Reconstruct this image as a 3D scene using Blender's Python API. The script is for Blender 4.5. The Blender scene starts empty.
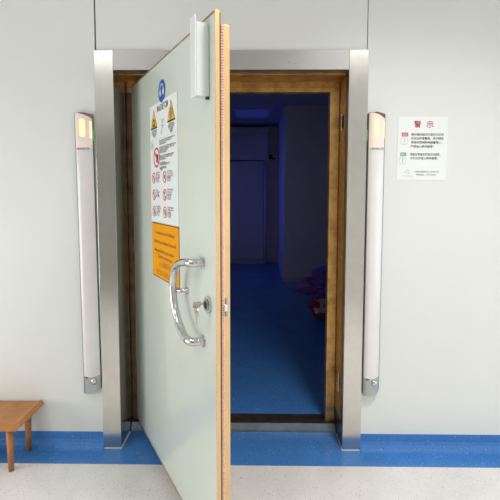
import bpy, bmesh, math, random
from mathutils import Vector, Matrix, noise
random.seed(7)
SC = bpy.context.scene
COL = SC.collection
PI = math.pi

# ------------------------------------------------------------------ camera, light, exposure
cam_d = bpy.data.cameras.new('camera')
cam = bpy.data.objects.new('camera', cam_d); COL.objects.link(cam)
cam_d.sensor_width = 36.0
cam_d.lens = 420.04 / 500 * 36
cam_d.shift_x = 0.001
cam_d.shift_y = -0.05
cam_d.clip_start = 0.02
cam.matrix_world = (Matrix.Translation((0.1351, -2.3806, 1.5079)) @ Matrix.Rotation(0.0126, 4, 'Z')
                    @ Matrix.Rotation(PI/2 - 0.0738, 4, 'X') @ Matrix.Rotation(0.0014, 4, 'Z'))
SC.camera = cam

world = bpy.data.worlds.new('world'); SC.world = world
world.use_nodes = True
world.node_tree.nodes['Background'].inputs[0].default_value = (0.6, 0.7, 1, 1)
world.node_tree.nodes['Background'].inputs[1].default_value = 0.0
SC.view_settings.view_transform = 'Standard'
SC.view_settings.look = 'None'
SC.view_settings.exposure = 0.0
SC.view_settings.gamma = 1.0
SC.view_settings.use_curve_mapping = False

def area(name, loc, size, power, color, rot=(0, 0, 0)):
    l = bpy.data.lights.new(name, 'AREA'); l.shape = 'RECTANGLE'
    l.size, l.size_y = size; l.energy = power; l.color = color
    o = bpy.data.objects.new(name, l); COL.objects.link(o)
    o.location = loc; o.rotation_euler = rot
    return o
for lx, ly, lp in ((0.98, -1.5, 31), (-1.9, -1.6, 9)):
    o = area('corridor_downlight', (lx, ly, 3.27), (0.5, 0.5), lp, (1.0, 1.0, 0.98))
    o.data.spread = math.radians(122)
area('corridor_ceiling_light', (-1.65, -2.6, 3.27), (1.0, 0.6), 11, (0.98, 1.0, 0.98))
area('corridor_ceiling_light', (1.6, -2.6, 3.27), (1.0, 0.6), 7, (1.0, 1.0, 0.98))
area('corridor_end_fill', (3.95, -1.9, 1.1), (2.4, 2.0), 33, (1.0, 1.0, 1.0), (PI/2, 0, PI/2))  # unseen fill light added at the right end to even the wall
area('corridor_end_fill', (-3.95, -1.9, 1.0), (2.4, 1.8), 54, (1.0, 1.0, 1.0), (PI/2, 0, -PI/2))  # matching added fill at the left end, out of view

area('room_ceiling_light', (-1.4, 3.4, 2.9), (0.9, 0.6), 6.5, (0.46, 0.50, 1.0))
area('room_blue_light', (-2.9, 5.1, 1.5), (0.3, 1.6), 3.0, (0.06, 0.09, 1.0), (0, -PI/2, 0)).data.spread = math.radians(70)

# ------------------------------------------------------------------ materials
MATS = {}
def nmat(name):
    m = bpy.data.materials.new(name); m.use_nodes = True
    nt = m.node_tree
    return m, nt, nt.nodes['Principled BSDF']
def plain(name, col, rough=0.5, metal=0.0, var=0.04, scale=6, bump=0.0, bscale=80, coat=0, emit=None, es=0, spec=None):
    m, nt, b = nmat(name)
    N, L = nt.nodes, nt.links
    tc = N.new('ShaderNodeTexCoord')
    nz = N.new('ShaderNodeTexNoise'); nz.inputs['Scale'].default_value = scale; nz.inputs['Detail'].default_value = 4
    L.new(tc.outputs['Object'], nz.inputs['Vector'])
    r = N.new('ShaderNodeValToRGB')
    r.color_ramp.elements[0].position = 0.3; r.color_ramp.elements[1].position = 0.7
    r.color_ramp.elements[0].color = [c*(1-var) for c in col[:3]] + [1]
    r.color_ramp.elements[1].color = [min(1, c*(1+var)) for c in col[:3]] + [1]
    L.new(nz.outputs['Fac'], r.inputs['Fac']); L.new(r.outputs['Color'], b.inputs['Base Color'])
    b.inputs['Roughness'].default_value = rough; b.inputs['Metallic'].default_value = metal
    if spec is not None: b.inputs['Specular IOR Level'].default_value = spec
    if coat: b.inputs['Coat Weight'].default_value = coat
    if bump:
        n2 = N.new('ShaderNodeTexNoise'); n2.inputs['Scale'].default_value = bscale
        L.new(tc.outputs['Object'], n2.inputs['Vector'])
        bp = N.new('ShaderNodeBump'); bp.inputs['Strength'].default_value = bump; bp.inputs['Distance'].default_value = 0.002
        L.new(n2.outputs['Fac'], bp.inputs['Height']); L.new(bp.outputs['Normal'], b.inputs['Normal'])
    if emit:
        b.inputs['Emission Color'].default_value = (*emit, 1); b.inputs['Emission Strength'].default_value = es
    return m
def speckled(name, base, specks, rough=0.35, dens=0.12, scale=90):
    m, nt, b = nmat(name); N, L = nt.nodes, nt.links
    tc = N.new('ShaderNodeTexCoord')
    col = None
    nz = N.new('ShaderNodeTexNoise'); nz.inputs['Scale'].default_value = 3; nz.inputs['Detail'].default_value = 5
    L.new(tc.outputs['Object'], nz.inputs['Vector'])
    r = N.new('ShaderNodeValToRGB'); r.color_ramp.elements[0].position = .3; r.color_ramp.elements[1].position = .7
    r.color_ramp.elements[0].color = [c*.9 for c in base] + [1]; r.color_ramp.elements[1].color = [min(1, c*1.08) for c in base] + [1]
    L.new(nz.outputs['Fac'], r.inputs['Fac']); col = r.outputs['Color']
    for k, (sc, sp, d) in enumerate(specks):
        v = N.new('ShaderNodeTexVoronoi'); v.inputs['Scale'].default_value = scale * (1 + .45*k)
        mp = N.new('ShaderNodeMapping'); mp.inputs['Location'].default_value = (k*3.1, k*1.7, k)
        L.new(tc.outputs['Object'], mp.inputs['Vector']); L.new(mp.outputs['Vector'], v.inputs['Vector'])
        lt = N.new('ShaderNodeMath'); lt.operation = 'LESS_THAN'; lt.inputs[1].default_value = sp
        L.new(v.outputs['Distance'], lt.inputs[0])
        # only some cells carry a chip
        sx = N.new('ShaderNodeSeparateColor'); L.new(v.outputs['Color'], sx.inputs[0])
        l2 = N.new('ShaderNodeMath'); l2.operation = 'LESS_THAN'; l2.inputs[1].default_value = d
        L.new(sx.outputs[0], l2.inputs[0])
        mu = N.new('ShaderNodeMath'); mu.operation = 'MULTIPLY'
        L.new(lt.outputs[0], mu.inputs[0]); L.new(l2.outputs[0], mu.inputs[1])
        mx = N.new('ShaderNodeMix'); mx.data_type = 'RGBA'
        L.new(mu.outputs[0], mx.inputs[0]); L.new(col, mx.inputs[6]); mx.inputs[7].default_value = (*sc, 1)
        col = mx.outputs[2]
    L.new(col, b.inputs['Base Color']); b.inputs['Roughness'].default_value = rough
    return m
def brushed(name, col, rough, axis='V', stain=None, stain_amt=0.0, metal=1.0, aniso=0.0):
    """brushed metal; fine streaks run along the long axis, optional blotchy tarnish"""
    m, nt, b = nmat(name); N, L = nt.nodes, nt.links
    tc = N.new('ShaderNodeTexCoord'); mp = N.new('ShaderNodeMapping')
    mp.inputs['Scale'].default_value = (260, 260, 3) if axis == 'V' else (3, 260, 260)
    L.new(tc.outputs['Object'], mp.inputs['Vector'])
    nz = N.new('ShaderNodeTexNoise'); nz.inputs['Scale'].default_value = 1; nz.inputs['Detail'].default_value = 3
    L.new(mp.outputs['Vector'], nz.inputs['Vector'])
    mr = N.new('ShaderNodeMapRange'); mr.inputs[3].default_value = rough*.9; mr.inputs[4].default_value = rough*1.12
    L.new(nz.outputs['Fac'], mr.inputs[0]); L.new(mr.outputs[0], b.inputs['Roughness'])
    bp = N.new('ShaderNodeBump'); bp.inputs['Strength'].default_value = .03; bp.inputs['Distance'].default_value = .0003
    L.new(nz.outputs['Fac'], bp.inputs['Height']); L.new(bp.outputs['Normal'], b.inputs['Normal'])
    b.inputs['Metallic'].default_value = metal
    if stain:
        n2 = N.new('ShaderNodeTexNoise'); n2.inputs['Scale'].default_value = 14; n2.inputs['Detail'].default_value = 8
        n2.inputs['Roughness'].default_value = .65
        L.new(tc.outputs['Object'], n2.inputs['Vector'])
        r = N.new('ShaderNodeValToRGB'); r.color_ramp.elements[0].position = .42; r.color_ramp.elements[1].position = .64
        r.color_ramp.elements[0].color = (0, 0, 0, 1); r.color_ramp.elements[1].color = (stain_amt,)*3 + (1,)
        L.new(n2.outputs['Fac'], r.inputs['Fac'])
        mx = N.new('ShaderNodeMix'); mx.data_type = 'RGBA'
        L.new(r.outputs['Color'], mx.inputs[0]); mx.inputs[6].default_value = (*col, 1); mx.inputs[7].default_value = (*stain, 1)
        L.new(mx.outputs[2], b.inputs['Base Color'])
    else:
        b.inputs['Base Color'].default_value = (*col, 1)
    return m

M = dict(
 wall=plain('painted_panel', (.76, .78, .755), .42, var=.012, scale=2),
 seam=plain('seam_black', (.03, .03, .03), .6),
 ceil=plain('ceiling_white', (.8, .8, .79), .8),
 dimwall=plain('far_corridor_wall', (.66, .66, .64), .7),
 reflpanel=plain('reflection_panel_grey', (.24, .235, .22), .5),  # for the unseen panel mirrored in the left jamb
 floor=speckled('speckled_vinyl', (.74, .715, .70), [((.52, .47, .46), .26, .25), ((.85, .84, .83), .3, .25), ((.55, .45, .44), .2, .3)], .38, scale=80),
 blue=speckled('blue_vinyl', (.058, .21, .54), [((.32, .47, .72), .20, .16), ((.04, .14, .40), .35, .4)], .26, scale=75),
 steel=brushed('brushed_steel', (.66, .64, .60), .21, 'V', (.50, .44, .40), .22),
 reflsteel=plain('return_steel_reflection', (.045, .05, .10), .3, .5),  # reflection of the dark blue room put into the steel colour
 steelh=brushed('brushed_steel_head', (.45, .44, .43), .36, 'H', (.40, .38, .36), .15),  # same steel, darker base standing in for the head's dimmer reflection
 sill=brushed('sill_steel', (.17, .22, .28), .38, 'H', (.12, .14, .17), .6),
 brass=brushed('brass', (.68, .43, .15), .36, 'V', (.26, .12, .035), .6, .7),
 brassh=brushed('brass_head', (.58, .36, .12), .36, 'H', (.26, .12, .035), .75, .7),
 edge=plain('pale_brass', (.74, .50, .24), .38, .4, var=.05, scale=9, bump=.1),
 brass_shade=plain('shaded_hinge_brass', (.13, .085, .055), .45, .5, var=.4, scale=14),  # same brass with the shade behind the leaf put into its colour
 edgebrown=plain('brown_brass', (.40, .26, .15), .4, .5, var=.2, scale=20),
 edgedark=plain('tarnished_brass', (.16, .09, .05), .5, .6, var=.2, scale=20),
 finger=plain('copper_fingers', (.84, .56, .46), .35, .35, var=.1, scale=60),
 thresh=plain('dark_threshold', (.045, .03, .022), .45, .3, var=.5, scale=30, bump=.3),
 leaf=plain('door_lacquer', (.63, .69, .62), .24, var=.01, scale=2, coat=.3),
 white=plain('white_coating', (.76, .78, .76), .4, var=.01),
 chrome=plain('chrome', (.62, .62, .61), .10, 1.0, var=.03),
 satin=plain('satin_nickel', (.40, .40, .36), .3, 1.0, var=.04),
 key=plain('key_nickel', (.60, .50, .44), .3, 1.0, var=.06),
 paper=plain('white_sheet', (.80, .84, .82), .5, var=.01),
 wpaper=plain('white_notice_sheet', (.84, .87, .86), .35, var=.005),
 orange=plain('orange_sheet', (.88, .35, .001), .75, var=.03, spec=.15),
 oedge=plain('brown_border', (.10, .045, .02), .5),
 blk=plain('black_ink', (.02, .02, .02), .6),
 gry=plain('grey_ink', (.16, .17, .17), .6),
 lgry=plain('pale_grey_ink', (.45, .46, .46), .6),
 ogry=plain('faded_brown_ink', (.30, .14, .03), .6),
 red=plain('red_ink', (.62, .03, .03), .5),
 dred=plain('dark_red_ink', (.42, .03, .02), .5),
 pred=plain('red_tag', (.60, .10, .10), .5),
 grn=plain('green_tag', (.10, .45, .14), .5),
 yel=plain('yellow_ink', (.85, .52, .01), .5),
 sblue=plain('sign_blue', (.008, .09, .40), .4),
 diff=plain('milky_diffuser', (.74, .71, .71), .16, var=.03, scale=10, coat=.3, emit=(1, .90, .93), es=.03),
 cream=plain('cream_diffuser', (.78, .68, .61), .2, var=.03, coat=.3, emit=(1, .76, .60), es=.14),
 glow=plain('warm_lamp_and_glint', (1, .8, .55), .4, emit=(1, .78, .50), es=.48),
 greenled=plain('green_led', (.2, .5, .28), .4, emit=(.15, 1, .40), es=.12),
 capm=plain('silver_cap', (.42, .44, .45), .30, .6, var=.05),
 dkchrome=plain('dark_chrome', (.26, .29, .29), .3, .7),
 brchrome=plain('bronze_chrome', (.28, .22, .19), .25, .8),
 caulk=plain('white_caulk', (.72, .70, .68), .6),
 roomwall=plain('room_wall', (.60, .60, .62), .75, var=.02),
 roomdark=plain('room_ceiling', (.45, .45, .50), .85),
 cab=plain('cabinet_grey', (.50, .50, .54), .6),
 wood=plain('brown_wood', (.42, .17, .05), .4, var=.2, scale=12),
 bag=plain('purple_plastic', (.15, .09, .38), .22, var=.2, scale=9, coat=.4),
 bagr=plain('red_plastic', (.22, .03, .07), .25, var=.3, scale=9, coat=.4),
 bagl=plain('pink_label', (.45, .30, .42), .5),
 panelglow=plain('dim_blue_panel', (.3, .3, .5), .5, emit=(.08, .11, .8), es=.07),
 pipe=plain('white_conduit', (.85, .85, .9), .3),
)

# ------------------------------------------------------------------ mesh helpers
def box(bm, x0, x1, y0, y1, z0, z1, bev=0.0):
    vs = [bm.verts.new((x, y, z)) for z in (z0, z1) for y in (y0, y1) for x in (x0, x1)]
    fs = [(0, 2, 3, 1), (4, 5, 7, 6), (0, 1, 5, 4), (2, 6, 7, 3), (0, 4, 6, 2), (1, 3, 7, 5)]
    faces = [bm.faces.new([vs[i] for i in f]) for f in fs]
    if bev:
        es = list({e for f in faces for e in f.edges})
        bmesh.ops.bevel(bm, geom=es, offset=bev, segments=2, affect='EDGES', profile=.6)
    return bm
def boxes(*bs, bev=0.0):
    bm = bmesh.new()
    for b in bs: box(bm, *b, bev=bev)
    return bm
def link(name, bm, mat, parent=None, loc=None, rotz=0, smooth=False, kind=None):
    me = bpy.data.meshes.new(name)
    bmesh.ops.recalc_face_normals(bm, faces=bm.faces)
    bm.to_mesh(me); bm.free()
    me.materials.append(M[mat])
    if smooth:
        for p in me.polygons: p.use_smooth = True
    o = bpy.data.objects.new(name, me); COL.objects.link(o)
    if parent: o.parent = parent
    if loc is not None: o.location = loc
    if rotz: o.rotation_euler = (0, 0, rotz)
    if kind: o['kind'] = kind
    return o
def tag(o, label, cat, group=None, kind=None):
    if label: o['label'] = label
    if cat: o['category'] = cat
    if group: o['group'] = group
    if kind: o['kind'] = kind
    return o
def empty(name, loc=(0, 0, 0), rotz=0):
    o = bpy.data.objects.new(name, None); COL.objects.link(o)
    o.location = loc; o.rotation_euler = (0, 0, rotz); o.empty_display_size = .1
    return o
def tube(bm, pts, r, seg=14, caps=True):
    pts = [Vector(p) for p in pts]; rings = []
    up = Vector((0, 0, 1))
    prev = None
    for i, p in enumerate(pts):
        t = (pts[min(i+1, len(pts)-1)] - pts[max(i-1, 0)]).normalized()
        if prev is None:
            a = t.cross(up)
            if a.length < .1: a = t.cross(Vector((1, 0, 0)))
            a.normalize()
        else:
            a = (prev - t * prev.dot(t)).normalized()
        prev = a; b = t.cross(a)
        rr = r[i] if isinstance(r, (list, tuple)) else r
        rings.append([bm.verts.new(p + (a*math.cos(2*PI*k/seg) + b*math.sin(2*PI*k/seg))*rr) for k in range(seg)])
    for A, B in zip(rings, rings[1:]):
        for k in range(seg):
            bm.faces.new((A[k], A[(k+1) % seg], B[(k+1) % seg], B[k]))
    if caps:
        bm.faces.new(rings[0][::-1]); bm.faces.new(rings[-1])
    return bm
def spline(pts, n=10):
    pts = [Vector(p) for p in pts]; P = [pts[0]] + pts + [pts[-1]]; out = []
    for i in range(1, len(P)-2):
        for k in range(n):
            t = k/n
            out.append(.5*((2*P[i]) + (-P[i-1]+P[i+1])*t + (2*P[i-1]-5*P[i]+4*P[i+1]-P[i+2])*t*t + (-P[i-1]+3*P[i]-3*P[i+1]+P[i+2])*t**3))
    out.append(pts[-1]); return out
def prism(bm, poly, y0, y1):
    """outline in (x, z) given thickness along y"""
    A = [bm.verts.new((x, y0, z)) for x, z in poly]; B = [bm.verts.new((x, y1, z)) for x, z in poly]
    n = len(poly)
    bm.faces.new(A); bm.faces.new(B[::-1])
    for i in range(n): bm.faces.new((A[i], B[i], B[(i+1) % n], A[(i+1) % n]))
    return bm
def ell(cx, cz, rx, rz, n=28, a0=0, a1=2*PI):
    return [(cx + rx*math.cos(a0+(a1-a0)*i/n), cz + rz*math.sin(a0+(a1-a0)*i/n)) for i in range(n)]
def ring(bm, cx, cz, ro, ri, y0, y1, n=32):
    def loop(r, y): return [bm.verts.new((cx+r*math.cos(2*PI*i/n), y, cz+r*math.sin(2*PI*i/n))) for i in range(n)]
    a, b, c, d = loop(ro, y0), loop(ri, y0), loop(ro, y1), loop(ri, y1)
    for i in range(n):
        j = (i+1) % n
        bm.faces.new((a[i], a[j], b[j], b[i])); bm.faces.new((c[i], d[i], d[j], c[j]))
        bm.faces.new((a[i], c[i], c[j], a[j])); bm.faces.new((b[i], b[j], d[j], d[i]))
    return bm
def text_bm(lines, bm=None):
    """lines: (string, x, z, height, width or None, align, y [, bold]) drawn facing -y"""
    bm = bm or bmesh.new()
    for ln in lines:
        s, x, z, h, w, al, y = ln[:7]; bold = ln[7] if len(ln) > 7 else 0
        c = bpy.data.curves.new('t', 'FONT'); c.body = s; c.size = 1; c.resolution_u = 2; c.fill_mode = 'FRONT'
        c.offset = bold
        o = bpy.data.objects.new('t', c); COL.objects.link(o)
        bpy.context.view_layer.update()
        dg = bpy.context.evaluated_depsgraph_get()
        me = bpy.data.meshes.new_from_object(o.evaluated_get(dg))
        bpy.data.objects.remove(o); bpy.data.curves.remove(c)
        if not me.vertices: continue
        xs = [v.co.x for v in me.vertices]; x0, x1 = min(xs), max(xs)
        k = h; kx = (w/(x1-x0)) if w else k
        off = {'L': 0, 'C': -(x1-x0)*kx/2, 'R': -(x1-x0)*kx}[al]
        base = len(bm.verts)
        vs = [bm.verts.new((x + off + (v.co.x-x0)*kx, y, z + v.co.y*k)) for v in me.vertices]
        for p in me.polygons:
            try: bm.faces.new([vs[i] for i in p.vertices])
            except ValueError: pass
        bpy.data.meshes.remove(me)
    return bm
def link_text(name, lines, mat, parent, each=True):
    if each and len(lines) > 1:
        return [link_text(name, [l], mat, parent) for l in lines]
    bm = text_bm(lines)
    me = bpy.data.meshes.new(name); bm.to_mesh(me); bm.free(); me.materials.append(M[mat])
    o = bpy.data.objects.new(name, me); COL.objects.link(o); o.parent = parent
    return o

# ------------------------------------------------------------------ the setting
WY = 0.015          # corridor wall face
JX = 0.7603         # frame half width
IX = 0.6544         # opening half width
FH = 2.30
IH = 2.194
CZ = 3.3
def struct(name, bm, mat, parent=None, smooth=False):
    return link(name, bm, mat, parent, smooth=smooth, kind=None if parent else 'structure')

struct('floor', boxes((-4, 4, -3.6, -.147, -.06, 0)), 'floor')
struct('floor_blue_band', boxes((-4, 4, -.147, .33, -.06, 0)), 'blue')
struct('room_floor', boxes((-3, 3, .317, 6.7, -.06, .048)), 'blue')
# corridor side of the wall is made of tall lacquered panels with dark joints above the frame
g = .0045
bl = []
zj = .0
struct('wall_front', boxes((-4, -.755-g, WY, .30, 0, CZ), (-.755+g, .755-g*.5, WY, .30, FH-.03, CZ), (.755+g*.5, 4, WY, .30, 0, CZ),
       (-.755-g, -.705, WY+.004, .30, 0, FH-.01), (.705, .755+g, WY+.004, .30, 0, FH-.01),
       (-.705, -.66, WY+.01, .30, 0, FH-.05), (.66, .705, WY+.01, .30, 0, FH-.05), (-.70, .70, WY+.01, .30, 2.2, FH-.03)), 'wall')
struct('wall_joint', boxes((-.755-g*1.2, -.755+g*1.2, WY+.012, .04, FH-.02, CZ), (.755-g, .755+g, WY+.012, .04, FH-.02, CZ)), 'seam')
struct('wall_back', boxes((-4, 4, -3.7, -3.6, 0, CZ)), 'dimwall')
struct('wall_left', boxes((-4.1, -4, -3.7, .3, 0, CZ)), 'dimwall')
struct('wall_right', boxes((4, 4.1, -3.7, .3, 0, CZ)), 'wall')
struct('ceiling', boxes((-4.1, 4.1, -3.7, .3, CZ, CZ+.1)), 'ceil')
d2 = struct('dark_reflection_panel', boxes((-3.3, -1.1, -3.6, -3.57, 0, 2.5)), 'reflpanel')  # unseen dark panel added to darken the left jamb's reflection
# vinyl skirting with a coved foot
def skirting(name, x0, x1):
    prof = [(WY, .094), (WY-.004, .094), (WY-.004, .05), (WY-.008, .030), (WY-.018, .014), (WY-.034, .004), (WY-.05, .0008), (WY-.05, 0), (WY, 0)]
    bm = bmesh.new()
    A = [bm.verts.new((x0, y, z)) for y, z in prof]; B = [bm.verts.new((x1, y, z)) for y, z in prof]
    n = len(prof)
    for i in range(n): bm.faces.new((A[i], A[(i+1) % n], B[(i+1) % n], B[i]))
    bm.faces.new(A); bm.faces.new(B[::-1])
    struct(name, bm, 'blue')
skirting('baseboard_left', -4, -JX); skirting('baseboard_right', JX, 4)

# stainless door surround
t1 = empty('trim_1'); t1['kind'] = 'structure'; t1['label'] = 'brushed stainless steel surround of the open doorway'
for s in (-1, 1):
    x0, x1 = sorted((s*IX, s*JX)); r0, r1 = sorted((s*IX, s*(IX+.006)))
    link('jamb', boxes((x0, x1, 0, WY+.012, .004, FH), bev=.0015), 'steel', t1)
    ry = .075 if s > 0 else .205
    link('jamb_return', boxes((r0, r1, .0275, ry, .004, IH), (r0, r1, ry, .236, .004, (.15 if s > 0 else .046))), 'steel' if s < 0 else 'reflsteel', t1)
link('head', boxes((-IX+.0006, IX-.0006, .0006, WY+.012, IH, FH-.0004), (-IX+.001, IX-.001, .028, .075, IH, IH+.006), bev=0), 'steelh', t1)
c = bmesh.new()
for s in (-1, 1):
    x0, x1 = sorted((s*(IX-.004), s*(JX+.003)))
    box(c, x0, x1, -.004, .0, 0, .004)
    r0, r1 = sorted((s*(IX-.004), s*IX)); box(c, r0, r1, 0, .17, 0, .004)
link('caulk_line', c, 'caulk', t1)
sc_ = bmesh.new()
for x, z in ((-.742, 2.262), (-.742, 2.243), (-.1, 2.235), (.32, 2.232), (.36, 2.228)):
    prism(sc_, ell(x, z, .0022, .0022, 8), -.0012, .001)
link('screw', sc_, 'blk', t1)
# shielded brass lining: returns, face, head
t2 = empty('trim_2'); t2['kind'] = 'structure'; t2['label'] = 'tarnished brass shielding frame lining the doorway'
OX = .594; OT = 2.127; GH = 2.187
for s in (-1, 1):
    a0, a1 = sorted((s*(IX-.0012), s*(IX+.005)))
    link('brass_return', boxes((a0, a1, (.075 if s > 0 else .205), .236, (.15 if s > 0 else .048), GH)), 'brass' if s > 0 else 'brass_shade', t2)
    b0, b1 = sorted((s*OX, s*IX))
    link('brass_stile', boxes((b0, b1, .233, .30, .05, OT+.001), bev=.001), 'brass' if s > 0 else 'brass_shade', t2)  # left side uses the brass with shade in its colour
link('brass_head', boxes((-IX, IX, .233, .30, OT, GH), bev=.001), 'brassh', t2)
link('brass_soffit', boxes((-IX+.002, IX-.002, .075, .236, GH-.001, GH+.006)), 'brassh', t2)
gb = boxes((-IX+.002, IX-.002, .2318, .2335, 2.1555, 2.1570), (IX-.007, IX-.0015, .2312, .2335, .05, GH))
link('joint_line', gb, 'edgedark', t2)
rb = bmesh.new()
for i in range(22):
    for x in (.606, .642):
        z = .12 + i*.095
        prism(rb, ell(x, z, .0022, .0022, 8), .2315, .2335)
link('rivet', rb, 'edgedark', t2)
# sill
t3 = empty('trim_3'); t3['kind'] = 'structure'; t3['label'] = 'steel and dark metal sill across the doorway'
bm = bmesh.new()
for x in (-IX, IX):
    pass
P = [(.183, 0), (.186, .012), (.203, .049), (.215, .050), (.215, 0)]
A = [bm.verts.new((-IX+.004, y, z)) for y, z in P]; B = [bm.verts.new((IX-.004, y, z)) for y, z in P]
for i in range(len(P)): bm.faces.new((A[i], A[(i+1) % 5], B[(i+1) % 5], B[i]))
bm.faces.new(A); bm.faces.new(B[::-1])
link('sill_ramp', bm, 'sill', t3)
link('threshold', boxes((-IX+.004, IX-.004, .205, .317, .0, .0495), (-IX+.004, IX-.004, .212, .222, .0, .053), (-IX+.004, IX-.004, .255, .262, .0, .0525)), 'thresh', t3)

# strike keepers on the brass return
for z in (1.93, .375):
    t = empty('strike_keeper', (IX-.0012, .145, z))
    tag(t, 'small steel latch keeper on the brass frame near the %s right corner' % ('upper' if z > 1 else 'lower'), 'latch keeper', 'latch keepers on the brass frame')
    link('back_plate', boxes((-.004, 0, -.028, .028, -.035, .035), bev=.001), 'blk', t)
    cy = 0 if z > 1 else -.030
    link('catch', boxes((-.009, -.004, cy-.009, cy+.009, -.05 if z > 1 else -.07, .05 if z > 1 else .05), bev=.0015), 'chrome', t)

# ------------------------------------------------------------------ magnet room beyond
struct('room_wall_near', boxes((-3, -.66, .30, .317, 0, CZ), (.66, 3, .30, .317, 0, CZ), (-.66, .66, .30, .317, GH, 3.0)), 'roomwall')
struct('room_wall_left', boxes((-3.1, -3, .3, 6.7, 0, 3.0)), 'roomwall')
struct('room_wall_right', boxes((3, 3.1, .3, 6.7, 0, 3.0)), 'roomwall')
struct('room_wall_back', boxes((-3, 3, 6.6, 6.7, 0, 3.0)), 'roomwall')
struct('room_ceiling', boxes((-3.1, 3.1, .3, 6.7, 2.93, 3.0)), 'roomdark')
struct('room_pillar', boxes((.62, 3, 4.53, 6.6, .048, 2.93)), 'roomwall')
struct('baseboard_back', boxes((-3, .62, 6.58, 6.6, .048, .14), (.605, .62, 4.515, 6.58, .048, .14), (.62, 3, 4.515, 4.53, .048, .14)), 'cab')
t = empty('ceiling_panel', (.08, 5.1, 2.93))
tag(t, 'dim blue rectangular ceiling light panel in the dark room', 'ceiling light')
link('panel_frame', boxes((-.31, .31, -.39, .39, -.018, 0), bev=.003), 'cab', t)
link('light_diffuser', boxes((-.28, .28, -.36, .36, -.022, -.0181)), 'panelglow', t)
t = empty('wall_cabinet', (-.3, 6.3, 2.2))
tag(t, 'grey wall cabinet hung high at the back of the dark room', 'cabinet')
link('cabinet_body', boxes((-.9, .70, .02, .30, 0, .66)), 'cab', t)
for a, b in ((-.89, -.36), (-.345, .69)):
    link('cabinet_door', boxes((a, b, 0, .02, .012, .52), bev=.003), 'cab', t)
link('cabinet_cornice', boxes((-.9, .705, -.01, .02, .535, .66), bev=.003), 'cab', t)
t = empty('tall_cupboard', (-.3, 6.32, .05))
tag(t, 'tall dark grey cupboard under the hanging wall cabinet', 'cupboard')
link('cupboard_body', boxes((-.9, .62, .02, .25, .1, 2.13)), 'cab', t)
for a, b in ((-.89, -.36), (-.345, .61)):
    link('cupboard_door', boxes((a, b, 0, .02, .12, 2.11), bev=.003), 'cab', t)
link('plinth', boxes((-.9, .62, .04, .25, 0, .1)), 'roomdark', t)
o = link('conduit', tube(bmesh.new(), [(0, 0, 0), (0, 0, 2.1)], .012, 8), 'pipe', loc=(.345, 6.30, .06), smooth=True)
tag(o, 'thin white vertical pipe beside the tall cupboard', 'pipe')
t = empty('wall_socket', (.47, 6.6, 2.29))
tag(t, 'small dark socket box high on the back wall of the dark room', 'socket')
link('socket_body', boxes((-.035, .035, -.03, 0, -.05, .05), bev=.004), 'blk', t)
link('socket_lead', tube(bmesh.new(), [(.03, -.015, -.03), (.07, -.015, -.05), (.09, -.01, -.02)], .012, 8), 'blk', t)

# crumpled bag
def blob(cx, cy, cz, rx, ry, rz, seed, amp, spikes=()):
    bm = bmesh.new(); bmesh.ops.create_icosphere(bm, subdivisions=4, radius=1)
    for v in bm.verts:
        d = v.co.normalized()
        k = 1 + amp*noise.noise(d*2.2 + Vector((seed, 0, 0))) + amp*.6*abs(noise.noise(d*5 + Vector((0, seed, 0))))
        k += .25*amp*noise.noise(d*13)
        for s, a, w in spikes:
            q = d.dot(Vector(s).normalized())
            if q > w: k += a*((q-w)/(1-w))**1.6
        v.co = Vector((cx + d.x*rx*k, cy + d.y*ry*k, max(0.001, cz + d.z*rz*k)))
    return bm
t = empty('plastic_bag', (1.02, 2.45, .049))
tag(t, 'crumpled purple and red plastic bag on the dark room floor', 'bag')
link('bag_top', blob(-.03, 0, .38, .24, .2, .15, 3.1, .5, [((-1, 0, .1), .65, .75), ((-.2, 0, 1), .55, .8)]), 'bag', t)
link('bag_lower', blob(.0, .02, .16, .21, .2, .19, 8.3, .35), 'bagr', t)
link('bag_label', boxes((-.16, -.02, -.232, -.229, .14, .30)), 'bagl', t)
link_text('lettering', [('AU', -.13, .20, .06, .08, 'L', -.234)], 'blk', t)

# ------------------------------------------------------------------ the door leaf
HX, HY, ANG = -.6205, .229, 1.0509
ca, sa = math.cos(ANG), math.sin(ANG)
def dw(r, off, z):      # along the leaf, out of its outer face, up  -> world
    return Vector((HX + r*ca - off*sa, HY - r*sa - off*ca, z))
LZ0, LZ1, LW = .056, 2.160, 1.2367
door = empty('door_1', dw(0, 0, 0), -ANG)
door['kind'] = 'structure'; door['label'] = 'heavy pale green shielded door standing open towards the corridor'
link('door_panel', boxes((.012, LW-.004, -.0, .013, LZ0+.008, LZ1-.008), bev=.0008), 'leaf', door)
fb = bmesh.new()
box(fb, LW-.0045, LW, -.0010, .0155, LZ0, LZ1); box(fb, .006, .0125, -.001, .0155, LZ0, LZ1)
link('edge_strip', fb, 'edge', door)
fb = bmesh.new()
box(fb, .0125, LW-.0045, -.001, .0155, LZ1-.0085, LZ1); box(fb, .0125, LW-.0045, -.001, .0155, LZ0, LZ0+.0085)
link('top_bottom_strip', fb, 'edgebrown', door)
link('core', boxes((.02, LW-.004, .0155, .022, LZ0+.012, LZ1-.006)), 'edgedark', door)
link('shield_plug', boxes((.075, LW-.008, .0365, .060, LZ0+.03, LZ1-.042), bev=.0012), 'edge', door)
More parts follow.
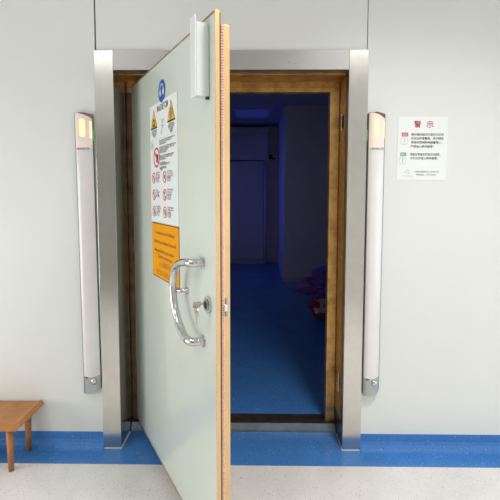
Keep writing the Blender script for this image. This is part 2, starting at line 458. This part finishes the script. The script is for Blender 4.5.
# spring contact strip: hundreds of tiny copper fingers in one continuous strip
fg = bmesh.new()
n = 210
for i in range(n):
    z = LZ0 + .03 + (LZ1-LZ0-.075)*i/n
    h = (LZ1-LZ0-.075)/n
    q = [bm_v for bm_v in ((LW-.010, .0215), (LW-.002, .0225), (LW, .0285), (LW-.002, .0345), (LW-.010, .036))]
    A = [fg.verts.new((x, y, z)) for x, y in q]; B = [fg.verts.new((x, y, z+h*.68)) for x, y in q]
    for k in range(4): fg.faces.new((A[k], A[k+1], B[k+1], B[k]))
    fg.faces.new(A); fg.faces.new(B[::-1])
o = link('contact_finger_strip', fg, 'finger', door); o['kind'] = 'stuff'
link('finger_backing', boxes((LW-.016, LW-.008, .022, .0365, LZ0+.03, LZ1-.045)), 'finger', door)
# strike plate and bolt in the leaf edge
sp = link('strike_plate', boxes((LW-.008, LW-.003, .038, .048, 1.045, 1.115), bev=.001), 'satin', door)
link('bolt', boxes((LW-.006, LW+.010, .030, .040, 1.068, 1.092), bev=.002), 'white', sp)
# hinges
for z in (.28, 1.05, 1.82):
    h = link('hinge', tube(bmesh.new(), [(0, .006, z-.06), (0, .006, z+.06)], .009, 12), 'edgedark', door, smooth=True)
# bow handle
hb = bmesh.new()
F1, F2 = (1.108, 1.236), (1.108, .919)
ctl = [(1.108, 0, 1.236), (1.106, .03, 1.236), (1.085, .050, 1.236), (1.045, .056, 1.232), (.985, .056, 1.218), (.937, .056, 1.190), (.912, .056, 1.150), (.904, .056, 1.10),
       (.910, .056, 1.055), (.930, .056, 1.012), (.962, .056, .975), (1.005, .056, .944), (1.05, .056, .925), (1.085, .050, .919), (1.106, .03, .919), (1.108, 0, .919)]
path = spline([(r, -o_, z) for r, o_, z in ctl], 5)
tube(hb, path, .0165, 18)
ha = link('handle', hb, 'chrome', door, smooth=True)
for r, z in (F1, F2):
    link('flange', tube(bmesh.new(), [(r, 0, z), (r, -.004, z), (r, -.0045, z)], [.026, .026, .022], 20), 'chrome', ha, smooth=False)
link('support_post', tube(bmesh.new(), [(.934, 0, 1.088), (.934, -.004, 1.088), (.930, -.012, 1.088), (.912, -.05, 1.09)], [.016, .014, .0085, .0085], 16), 'chrome', ha, smooth=True)
# lock escutcheon
lk = link('lock_escutcheon', prism(bmesh.new(), ell(1.160, 1.079, .030, .034, 28), -.009, 0), 'chrome', door)
link('escutcheon_collar', ring(bmesh.new(), 1.160, 1.079, .022, .016, -.013, -.009), 'satin', lk)
link('lock_cylinder', prism(bmesh.new(), ell(1.160, 1.079, .0155, .0155, 20) , -.0125, -.009), 'blk', lk)

# white switch channel at the top of the leaf
ch = empty('door_closer_channel', dw(1.158, 0, 1.867), -ANG)
tag(ch, 'white rectangular channel fixed upright near the top of the open door', 'bracket')
link('channel_body', boxes((-.023, .023, -.050, -.001, 0, .262), bev=.001), 'white', ch)
link('cover_plate', boxes((-.026, .022, -.056, -.0505, -.004, .286), bev=.001), 'white', ch)
link('end_bracket', boxes((.012, .024, -.012, -.001, -.010, -.0005)), 'seam', ch)

# keys
k1 = empty('key', dw(1.160, .013, 1.085), -ANG)
tag(k1, 'key pushed into the lock of the open door', 'key', 'keys of the door lock')
link('shank', boxes((-.0015, .0015, -.022, 0, -.004, .004)), 'key', k1)
bw = link('bow', prism(bmesh.new(), [(-.004, -.012), (.002, -.012), (.010, .008), (.004, .012)], -.022, -.022-.030), 'satin', k1)
rg = bmesh.new()
pts = [(0, -.040 + .008*math.sin(a), -.018 + .012*math.cos(a)) for a in [2*PI*i/16 for i in range(17)]]
tube(rg, pts, .0011, 6); link('key_ring', rg, 'chrome', k1, smooth=True)
k2 = empty('key', dw(1.160, .05, 1.012), -ANG)
tag(k2, 'loose key hanging from a small ring below the lock', 'key', 'keys of the door lock')
kb = bmesh.new(); ring(kb, 0, .044, .0195, .005, -.0012, .0012, 20)
link('bow', kb, 'key', k2)
link('blade', prism(bmesh.new(), [(-.0045, .03), (-.0045, .004), (-.002, -.004), (.002, -.004), (.0045, .002), (.003, .008), (.005, .012), (.003, .016), (.0045, .022), (.0045, .03)], -.001, .001), 'key', k2)

# ------------------------------------------------------------------ signs on the leaf
# ear protection roundel
s1 = empty('ear_protection_sign', dw(.609, 0, 1.957), -ANG)
tag(s1, 'round blue sign with white ear muff symbol above the white sheet', 'sign')
link('disc', prism(bmesh.new(), ell(0, .05, .054, .054, 40), -.0018, -.0004), 'sblue', s1)
sb = bmesh.new()
prism(sb, ell(-.0235, .044, .0095, .017, 16), -.0024, -.0018); prism(sb, ell(.0235, .044, .0095, .017, 16), -.0024, -.0018)
arc = [(.028*math.cos(a), .055 + .030*math.sin(a)) for a in [PI*i/16 for i in range(17)]]
arc2 = [(.024*math.cos(a), .055 + .026*math.sin(a)) for a in [PI*i/16 for i in range(17)]][::-1]
prism(sb, arc + arc2, -.0024, -.0018)
link('ear_muff_symbol', sb, 'paper', s1)

# white warning sheet: origin bottom left
SX0, SX1, SZ0, SZ1 = .400, .832, 1.362, 1.962
W, Hh = SX1-SX0, SZ1-SZ0
s2 = empty('warning_sheet', dw(SX0, 0, SZ0), -ANG)
tag(s2, 'tall white warning sheet with two yellow triangles and red prohibition circles', 'sign')
def cell(u, v): return u*W, (1-v)*Hh
link('sheet', boxes((0, W, -.0016, -.0004, 0, Hh)), 'paper', s2)
link_text('title_lettering', [('MAGNETOM', .5*W, .925*Hh, .046, .40*W, 'C', -.0024, .012)], 'gry', s2)
ink = -.0022
def tri(bm, cx, cz, s, y0, y1): prism(bm, [(cx-s, cz-s*.80), (cx+s, cz-s*.80), (cx, cz+s*.95)], y0, y1)
for cu, cv in ((.165, .125), (.80, .125)):
    x, z = cell(cu, cv)
    b1 = bmesh.new(); tri(b1, x, z, .0565, -.0021, -.0016); tr = link('hazard_triangle', b1, 'blk', s2)
    b2 = bmesh.new(); tri(b2, x, z, .046, -.0026, -.0021); link('yellow_field', b2, 'yel', tr)
    b3 = bmesh.new()
    if cu < .5:
        ring(b3, x, z-.014, .020, .011, -.0031, -.0026, 16); box(b3, x-.020, x-.011, -.0031, -.0026, z-.036, z-.014); box(b3, x+.011, x+.020, -.0031, -.0026, z-.036, z-.014)
    else:
        box(b3, x-.0025, x+.0025, -.0031, -.0026, z-.036, z+.022)
        ring(b3, x, z-.010, .012, .009, -.0031, -.0026, 16); ring(b3, x, z-.010, .024, .021, -.0031, -.0026, 16)
    link('hazard_symbol', b3, 'blk', tr)
tiny = [('Starkes Magnetfeld', .18, .218), ('immer vorhanden', .18, .231), ('Strong magnetic', .18, .244), ('field always on', .18, .257), ('强磁场', .18, .272),
        ('Hochfrequenz', .80, .218), ('elektromagnetisch', .80, .231), ('Radio frequency', .80, .244), ('field present', .80, .257), ('射频场', .80, .272), ('电磁场', .80, .284)]
L = [(s, u*W, (1-v)*Hh, .0125, None, 'C', ink, .012) for s, u, v in tiny]
L += [(s, .50*W, (1-v)*Hh, .0125, None, 'C', ink) for s, v in (('Vorsicht', .165), ('Caution', .182), ('Achtung', .205), ('注意', .225))]
L += [(s, .46*W, (1-v)*Hh, .022, None, 'C', ink) for s, v in (('1.5', .255), ('T', .280))]
L += [(s, .04*W, (1-v)*Hh, .0115, None, 'L', ink) for s, v in (('Zutritt', .315), ('No entry', .333), ('禁止进入', .351), ('Achtung', .369))]
para = ['Personen mit Herzschrittmachern', 'Persons with pacemakers or', 'metal implants', '', 'Hoergeraete und Neurostimulatoren', 'Electronic implants, clips and', 'metallic splinters', 'are not allowed', '', 'Magnetische Gegenstaende fern', 'Keep magnetic objects away', 'from this area', '', 'Kein Zutritt', '带有心脏起搏器者禁止入内', '', '禁止携带金属物品', '严禁进入']
for i, s in enumerate(para):
    if s: L.append((s, .37*W, (1-(.322+i*.0142))*Hh, .0135, .56*W*len(s)/32 if ord(s[0]) < 256 else None, 'L', ink, .015))
link_text('small_lettering', L, 'gry', s2)
link('rule_line', boxes((.02*W, .98*W, -.0022, -.0016, .705*Hh, .7065*Hh)), 'lgry', s2)
def prohibit(u, v, r, mark):
    x, z = cell(u, v)
    p = link('prohibition_circle', ring(bmesh.new(), x, z, r, r*.78, -.0022, -.0016, 28), 'red', s2)
    b = bmesh.new(); a = PI/4; dx, dz = math.cos(a)*r*.85, math.sin(a)*r*.85; w = r*.09
    prism(b, [(x-dx-w, z+dz-w), (x-dx+w, z+dz+w), (x+dx+w, z-dz+w), (x+dx-w, z-dz-w)], -.0026, -.0022)
    link('slash', b, 'red', p)
    b = bmesh.new()
    if mark == 'hand':
        prism(b, [(x-.1*r, z-.45*r), (x+.35*r, z-.5*r), (x+.60*r, z-.05*r), (x+.5*r, z+.32*r), (x-.05*r, z+.30*r), (x-.15*r, z)], -.0021, -.0016)
    elif mark == 'watch': ring(b, x, z, r*.34, r*.2, -.0021, -.0016, 14); box(b, x-.1*r, x+.1*r, -.0021, -.0016, z-.6*r, z-.3*r)
    elif mark == 'card': box(b, x-.42*r, x+.42*r, -.0021, -.0016, z-.25*r, z+.3*r)
    elif mark == 'key': ring(b, x, z+.25*r, r*.24, r*.12, -.0021, -.0016, 12); box(b, x-.06*r, x+.06*r, -.0021, -.0016, z-.55*r, z)
    elif mark == 'tool': prism(b, [(x-.12*r, z-.6*r), (x+.1*r, z-.6*r), (x+.16*r, z+.2*r), (x+.3*r, z+.55*r), (x-.3*r, z+.55*r), (x-.14*r, z+.2*r)], -.0021, -.0016)
    elif mark == 'can': box(b, x-.26*r, x+.26*r, -.0021, -.0016, z-.5*r, z+.25*r); box(b, x-.1*r, x+.1*r, -.0021, -.0016, z+.25*r, z+.5*r)
    else: prism(b, ell(x, z, .4*r, .5*r, 12), -.0021, -.0016)
    link('pictogram', b, 'gry' if mark != 'hand' else 'blk', p)
prohibit(.25, .448, .052, 'hand')
marks = ['watch', 'card', 'key', 'tool', 'can', 'disc']
k = 0
L2 = []
for i, v in enumerate((.632, .777, .920)):
    for j, u in enumerate((.13, .55)):
        prohibit(u, v-.012, .029, marks[k]); k += 1
        words = [['Keine Uhren', 'No watches', 'or jewellery', '禁止手表', 'No metal'], ['Keine Karten', 'No credit cards', 'magnetic cards', '禁止磁卡', 'No cards'],
                 ['Keine', 'Schluessel', 'No keys', '禁止钥匙', ''], ['Kein Werkzeug', 'No tools, no', 'metal parts', '禁止工具', 'No tools'],
                 ['Keine Dosen', 'No spray cans', 'or bottles', '禁止气罐', 'No cans'], ['Keine Disketten', 'No data carriers', 'or tapes', '禁止磁盘', 'No disks']][k-1]
        for q, s in enumerate(words):
            if s: L2.append((s, (u+.095)*W, (1-(v-.048+q*.0185))*Hh, .0135, None, 'L', ink, .012))
link_text('rule_lettering', L2, 'gry', s2)

# orange sheet
OX0, OX1, OZ0, OZ1 = .412, .836, 1.072, 1.358
s3 = empty('orange_sign', dw(OX0, 0, OZ0), -ANG)
tag(s3, 'orange sign with dark lettering below the white warning sheet', 'sign')
w3, h3 = OX1-OX0, OZ1-OZ0
link('backing', boxes((0, w3, -.0014, -.0003, 0, h3)), 'oedge', s3)
link('orange_face', boxes((.004, w3-.004, -.002, -.0014, .006, h3-.006)), 'orange', s3)
link_text('dark_lettering', [('Sonderzone der Feldlinie', w3*.5, h3*.80, .025, w3*.70, 'C', -.0026, .008), ('Nur für geschultes Personal', w3*.5, h3*.635, .025, w3*.80, 'C', -.0026, .008),
   ('Magnetfeld stets aktiv', w3*.47, h3*.475, .025, w3*.72, 'C', -.0026, .008), ('Zutritt verboten', w3*.5, h3*.375, .025, w3*.54, 'C', -.0026, .008)], 'oedge', s3)
link_text('faded_lettering', [('小心强磁场', w3*.48, h3*.23, .032, w3*.40, 'C', -.0026), ('非工作人员禁止入内', w3*.5, h3*.07, .032, w3*.64, 'C', -.0026)], 'ogry', s3)

# ------------------------------------------------------------------ white notice on the wall
n0 = empty('wall_notice', (.935, WY, 1.588)); n0.rotation_euler = (0, .004, 0)
tag(n0, 'white paper notice with dark red heading on the wall right of the doorway', 'sign')
link('sheet', boxes((0, .276, -.0014, -.0003, 0, .352)), 'wpaper', n0)
PX = .272/49; 
def nx(u): return (u-398.3)*PX
def nz(v): return (180-v)*.352/64
link_text('heading', [('警', nx(414.2), nz(126.3), .040, .039, 'L', -.002, .014), ('示', nx(426.5), nz(126.3), .040, .039, 'L', -.002, .014)], 'dred', n0)
ln = [('磁共振的指示灯显示为红色', 411.7, 135.0, 32.6), ('并发出声音警报，表示磁体', 411.7, 138.9, 32.6), ('磁场将受到影响超量限值，', 411.7, 142.9, 31), ('严禁进入磁共振室！', 411.4, 147.0, 23)]
ln += [('系统正常指示灯显示为绿色，', 411.2, 155.0, 30.5), ('方可允许进入磁共振室。', 411.2, 158.9, 28)]
link_text('body_lettering', [(s, nx(u), nz(v), .0155, w*PX, 'L', -.002, .014) for s, u, v, w in ln], 'blk', n0)
link_text('footer_lettering', [('北京磁共振屏蔽科技工程有限公司', nx(416), nz(172.2), .0095, 24.5*PX, 'L', -.002, .008), ('服务热线： 400-0755000', nx(418), nz(175.3), .0095, 20*PX, 'L', -.002, .006)], 'gry', n0)
link_text('logo_lettering', [('Global Imaging', nx(404.2), nz(176.3), .008, 10*PX, 'L', -.002, 0)], 'lgry', n0)
lg = bmesh.new()
tube(lg, spline([(nx(406.5), -.0016, nz(173)), (nx(408), -.0016, nz(170.5)), (nx(409.3), -.0016, nz(169.6)), (nx(410.2), -.0016, nz(171)), (nx(409.5), -.0016, nz(173)), (nx(411), -.0016, nz(173.6)), (nx(412), -.0016, nz(172.5))], 5), .0012, 6)
link('logo_mark', lg, 'lgry', n0)
for (u0, v0, u1, v1, word, mt) in ((402, 132, 408.6, 135.9, '红灯', 'pred'), (401.2, 152.1, 407.2, 155.8, '绿灯', 'grn')):
    tg = link('colour_tag', boxes((nx(u0), nx(u1), -.002, -.0013, nz(v1), nz(v0)), bev=.0003), mt, n0)
    link_text('tag_lettering', [(word, (nx(u0)+nx(u1))/2, nz(v1)+.005, .013, .026, 'C', -.0024, .01)], 'paper', tg)
for u, v, mt in ((405, 140.6, 'pred'), (403.8, 160.5, 'grn')):
    rr = link('dial_ring', ring(bmesh.new(), nx(u), nz(v), .0205, .0190, -.002, -.0013, 28), 'lgry', n0)
    b = bmesh.new(); box(b, nx(u)-.0010, nx(u)+.0010, -.0022, -.0014, nz(v)-.013, nz(v)+.012); prism(b, ell(nx(u), nz(v)+.011, .003, .003, 10), -.0022, -.0014)
    link('dial_needle', b, 'lgry' if mt == 'pred' else mt, rr)

# ------------------------------------------------------------------ status light columns on the wall
CW, CD = .091, .042
ZB, ZT = .345, 1.964
def prof(t):
    if t < .25: return CD - .010*((.25-t)/.25)**2
    return CD - .024*((t-.25)/.75)**1.9
def column_sheet(z0f, z1f, t0=0.0, t1=1.0, nt=14, nz_=2, back=0.0, lift=0.0):
    """curved front shell between two z outlines (functions of t), closed to the wall"""
    bm = bmesh.new(); G = []
    for i in range(nt+1):
        t = t0 + (t1-t0)*i/nt; x = -CW/2 + CW*t; y = -(prof(t)+lift)
        G.append([bm.verts.new((x, y, z0f(t) + (z1f(t)-z0f(t))*j/nz_)) for j in range(nz_+1)])
    K = [[bm.verts.new((-CW/2 + CW*(t0+(t1-t0)*i/nt), -back, G[i][j].co.z)) for j in range(nz_+1)] for i in range(nt+1)]
    for i in range(nt):
        for j in range(nz_):
            bm.faces.new((G[i][j], G[i+1][j], G[i+1][j+1], G[i][j+1])); bm.faces.new((K[i][j], K[i][j+1], K[i+1][j+1], K[i+1][j]))
    for j in range(nz_):
        bm.faces.new((G[0][j], G[0][j+1], K[0][j+1], K[0][j])); bm.faces.new((G[nt][j], K[nt][j], K[nt][j+1], G[nt][j+1]))
    for i in range(nt):
        bm.faces.new((G[i][0], K[i][0], K[i+1][0], G[i+1][0])); bm.faces.new((G[i][nz_], G[i+1][nz_], K[i+1][nz_], K[i][nz_]))
    return bm
def bump_on(t0, t1, z0, z1, lift, round_=.01, n=8):
    """rounded lozenge lying on the curved front"""
    bm = bmesh.new(); rows = []
    m = 16
    for j in range(m+1):
        z = z0 + (z1-z0)*j/m
        e = min(z-z0, z1-z); k = 1 if e > round_ else math.sqrt(max(0, 1-((round_-e)/round_)**2))
        tc, hw = (t0+t1)/2, (t1-t0)/2*(.35+.65*k)
        rows.append([bm.verts.new((-CW/2+CW*(tc-hw+2*hw*i/n), -(prof(tc-hw+2*hw*i/n)+lift), z)) for i in range(n+1)])
    for A, B in zip(rows, rows[1:]):
        for i in range(n): bm.faces.new((A[i], A[i+1], B[i+1], B[i]))
    bmesh.ops.solidify(bm, geom=bm.faces[:], thickness=.001)
    return bm
def status_column(x, label):
    t = empty('status_light_column', (x, WY, ZB)); tag(t, label, 'status light', 'status light columns beside the doorway')
    H = ZT-ZB
    zbot = lambda t_: .0 + .022*max(0, (t_-.6)/.4)**2.5
    ztop = lambda t_: H - .004 - .016*abs(t_-.45)
    f = lambda v: (lambda t_: v)
    link('tube_diffuser', column_sheet(lambda t_: .108 - .010*math.sin(PI*t_), f(H-.2105)), 'diff', t, smooth=False)
    link('lamp_housing', column_sheet(f(H-.2005), lambda t_: H-.008-.030*t_*t_), 'cream', t)
    link('dark_band', column_sheet(f(H-.210), f(H-.201), lift=.0004), 'diff', t)
    link_text('band_lettering', [('MAX·ON', -CW*.36, H-.2098, .013, CW*.46, 'L', -CD-.0012, .035), ('· CTM', CW*.08, H-.2098, .013, CW*.3, 'L', -CD-.0006, .035)], 'gry', t)
    link('top_cap', column_sheet(lambda t_: H-.0079-.030*t_*t_, ztop, lift=.0012), 'brchrome', t)
    cp = link('end_cap', column_sheet(zbot, lambda t_: .1079 - .010*math.sin(PI*t_), lift=.0012), 'capm', t)
    kb = bmesh.new(); bmesh.ops.create_uvsphere(kb, u_segments=16, v_segments=10, radius=1)
    for v in kb.verts: v.co = Vector((v.co.x*.018 + CW*.16, v.co.y*.012 - CD + .004, v.co.z*.019 + .074))
    link('cap_button', kb, 'chrome', cp, smooth=True)
    link('cap_sticker', bump_on(.12, .32, .094, .102, .0015, .003), 'seam', cp)  # small dark sticker on the cap
    for s in (-1, 1):
        rbm = bmesh.new(); x_ = s*(CW/2+.0008)
        dd = .034 if s < 0 else .020
        box(rbm, x_-.0010, x_+.0010, -dd, 0, (.004 if s < 0 else .03), H-.012, bev=.0006)
        link('side_rail', rbm, 'dkchrome', t)
    link('warm_lamp_and_glint', bump_on(.30, .63, H-.140, H-.040, .0008, .018), 'glow', t)
    link('warm_lamp_and_glint', bump_on(.86, .985, H-.150, H-.050, .0008, .012), 'glow', t)  # glowing strip standing in for the lamp's reflection near the edge
    s_ = 1 if x < 0 else -1
    gx = s_*(CW/2+.0045)
    link('green_indicator', boxes((gx-.0016, gx+.0016, -.022, -.016, H-.16, H-.10)), 'greenled', t)
    return t
cl = status_column(-.812, 'vertical status light column left of the stainless steel doorway')
cl.rotation_euler = (0, -.007, 0)
status_column(.8110, 'vertical status light column right of the stainless steel doorway')

# ------------------------------------------------------------------ low wooden bench at the left edge
t = empty('wooden_bench', (-1.36, -.12, 0))
tag(t, 'low brown wooden bench against the wall at the far left', 'bench')
bm = bmesh.new()
P = [(-.26, .285), (.215, .285), (.235, .292), (.252, .27), (.22, .24), (-.26, .24)]
bm = prism(bm, P, -.12, .125); link('seat', bm, 'wood', t)
for sx in (-.22, .17):
    for y in (-.09, .09):
        b = bmesh.new(); tube(b, [(sx, y, .001), (sx, y, .24)], [.014, .02], 10); link('leg', b, 'wood', t, smooth=True)
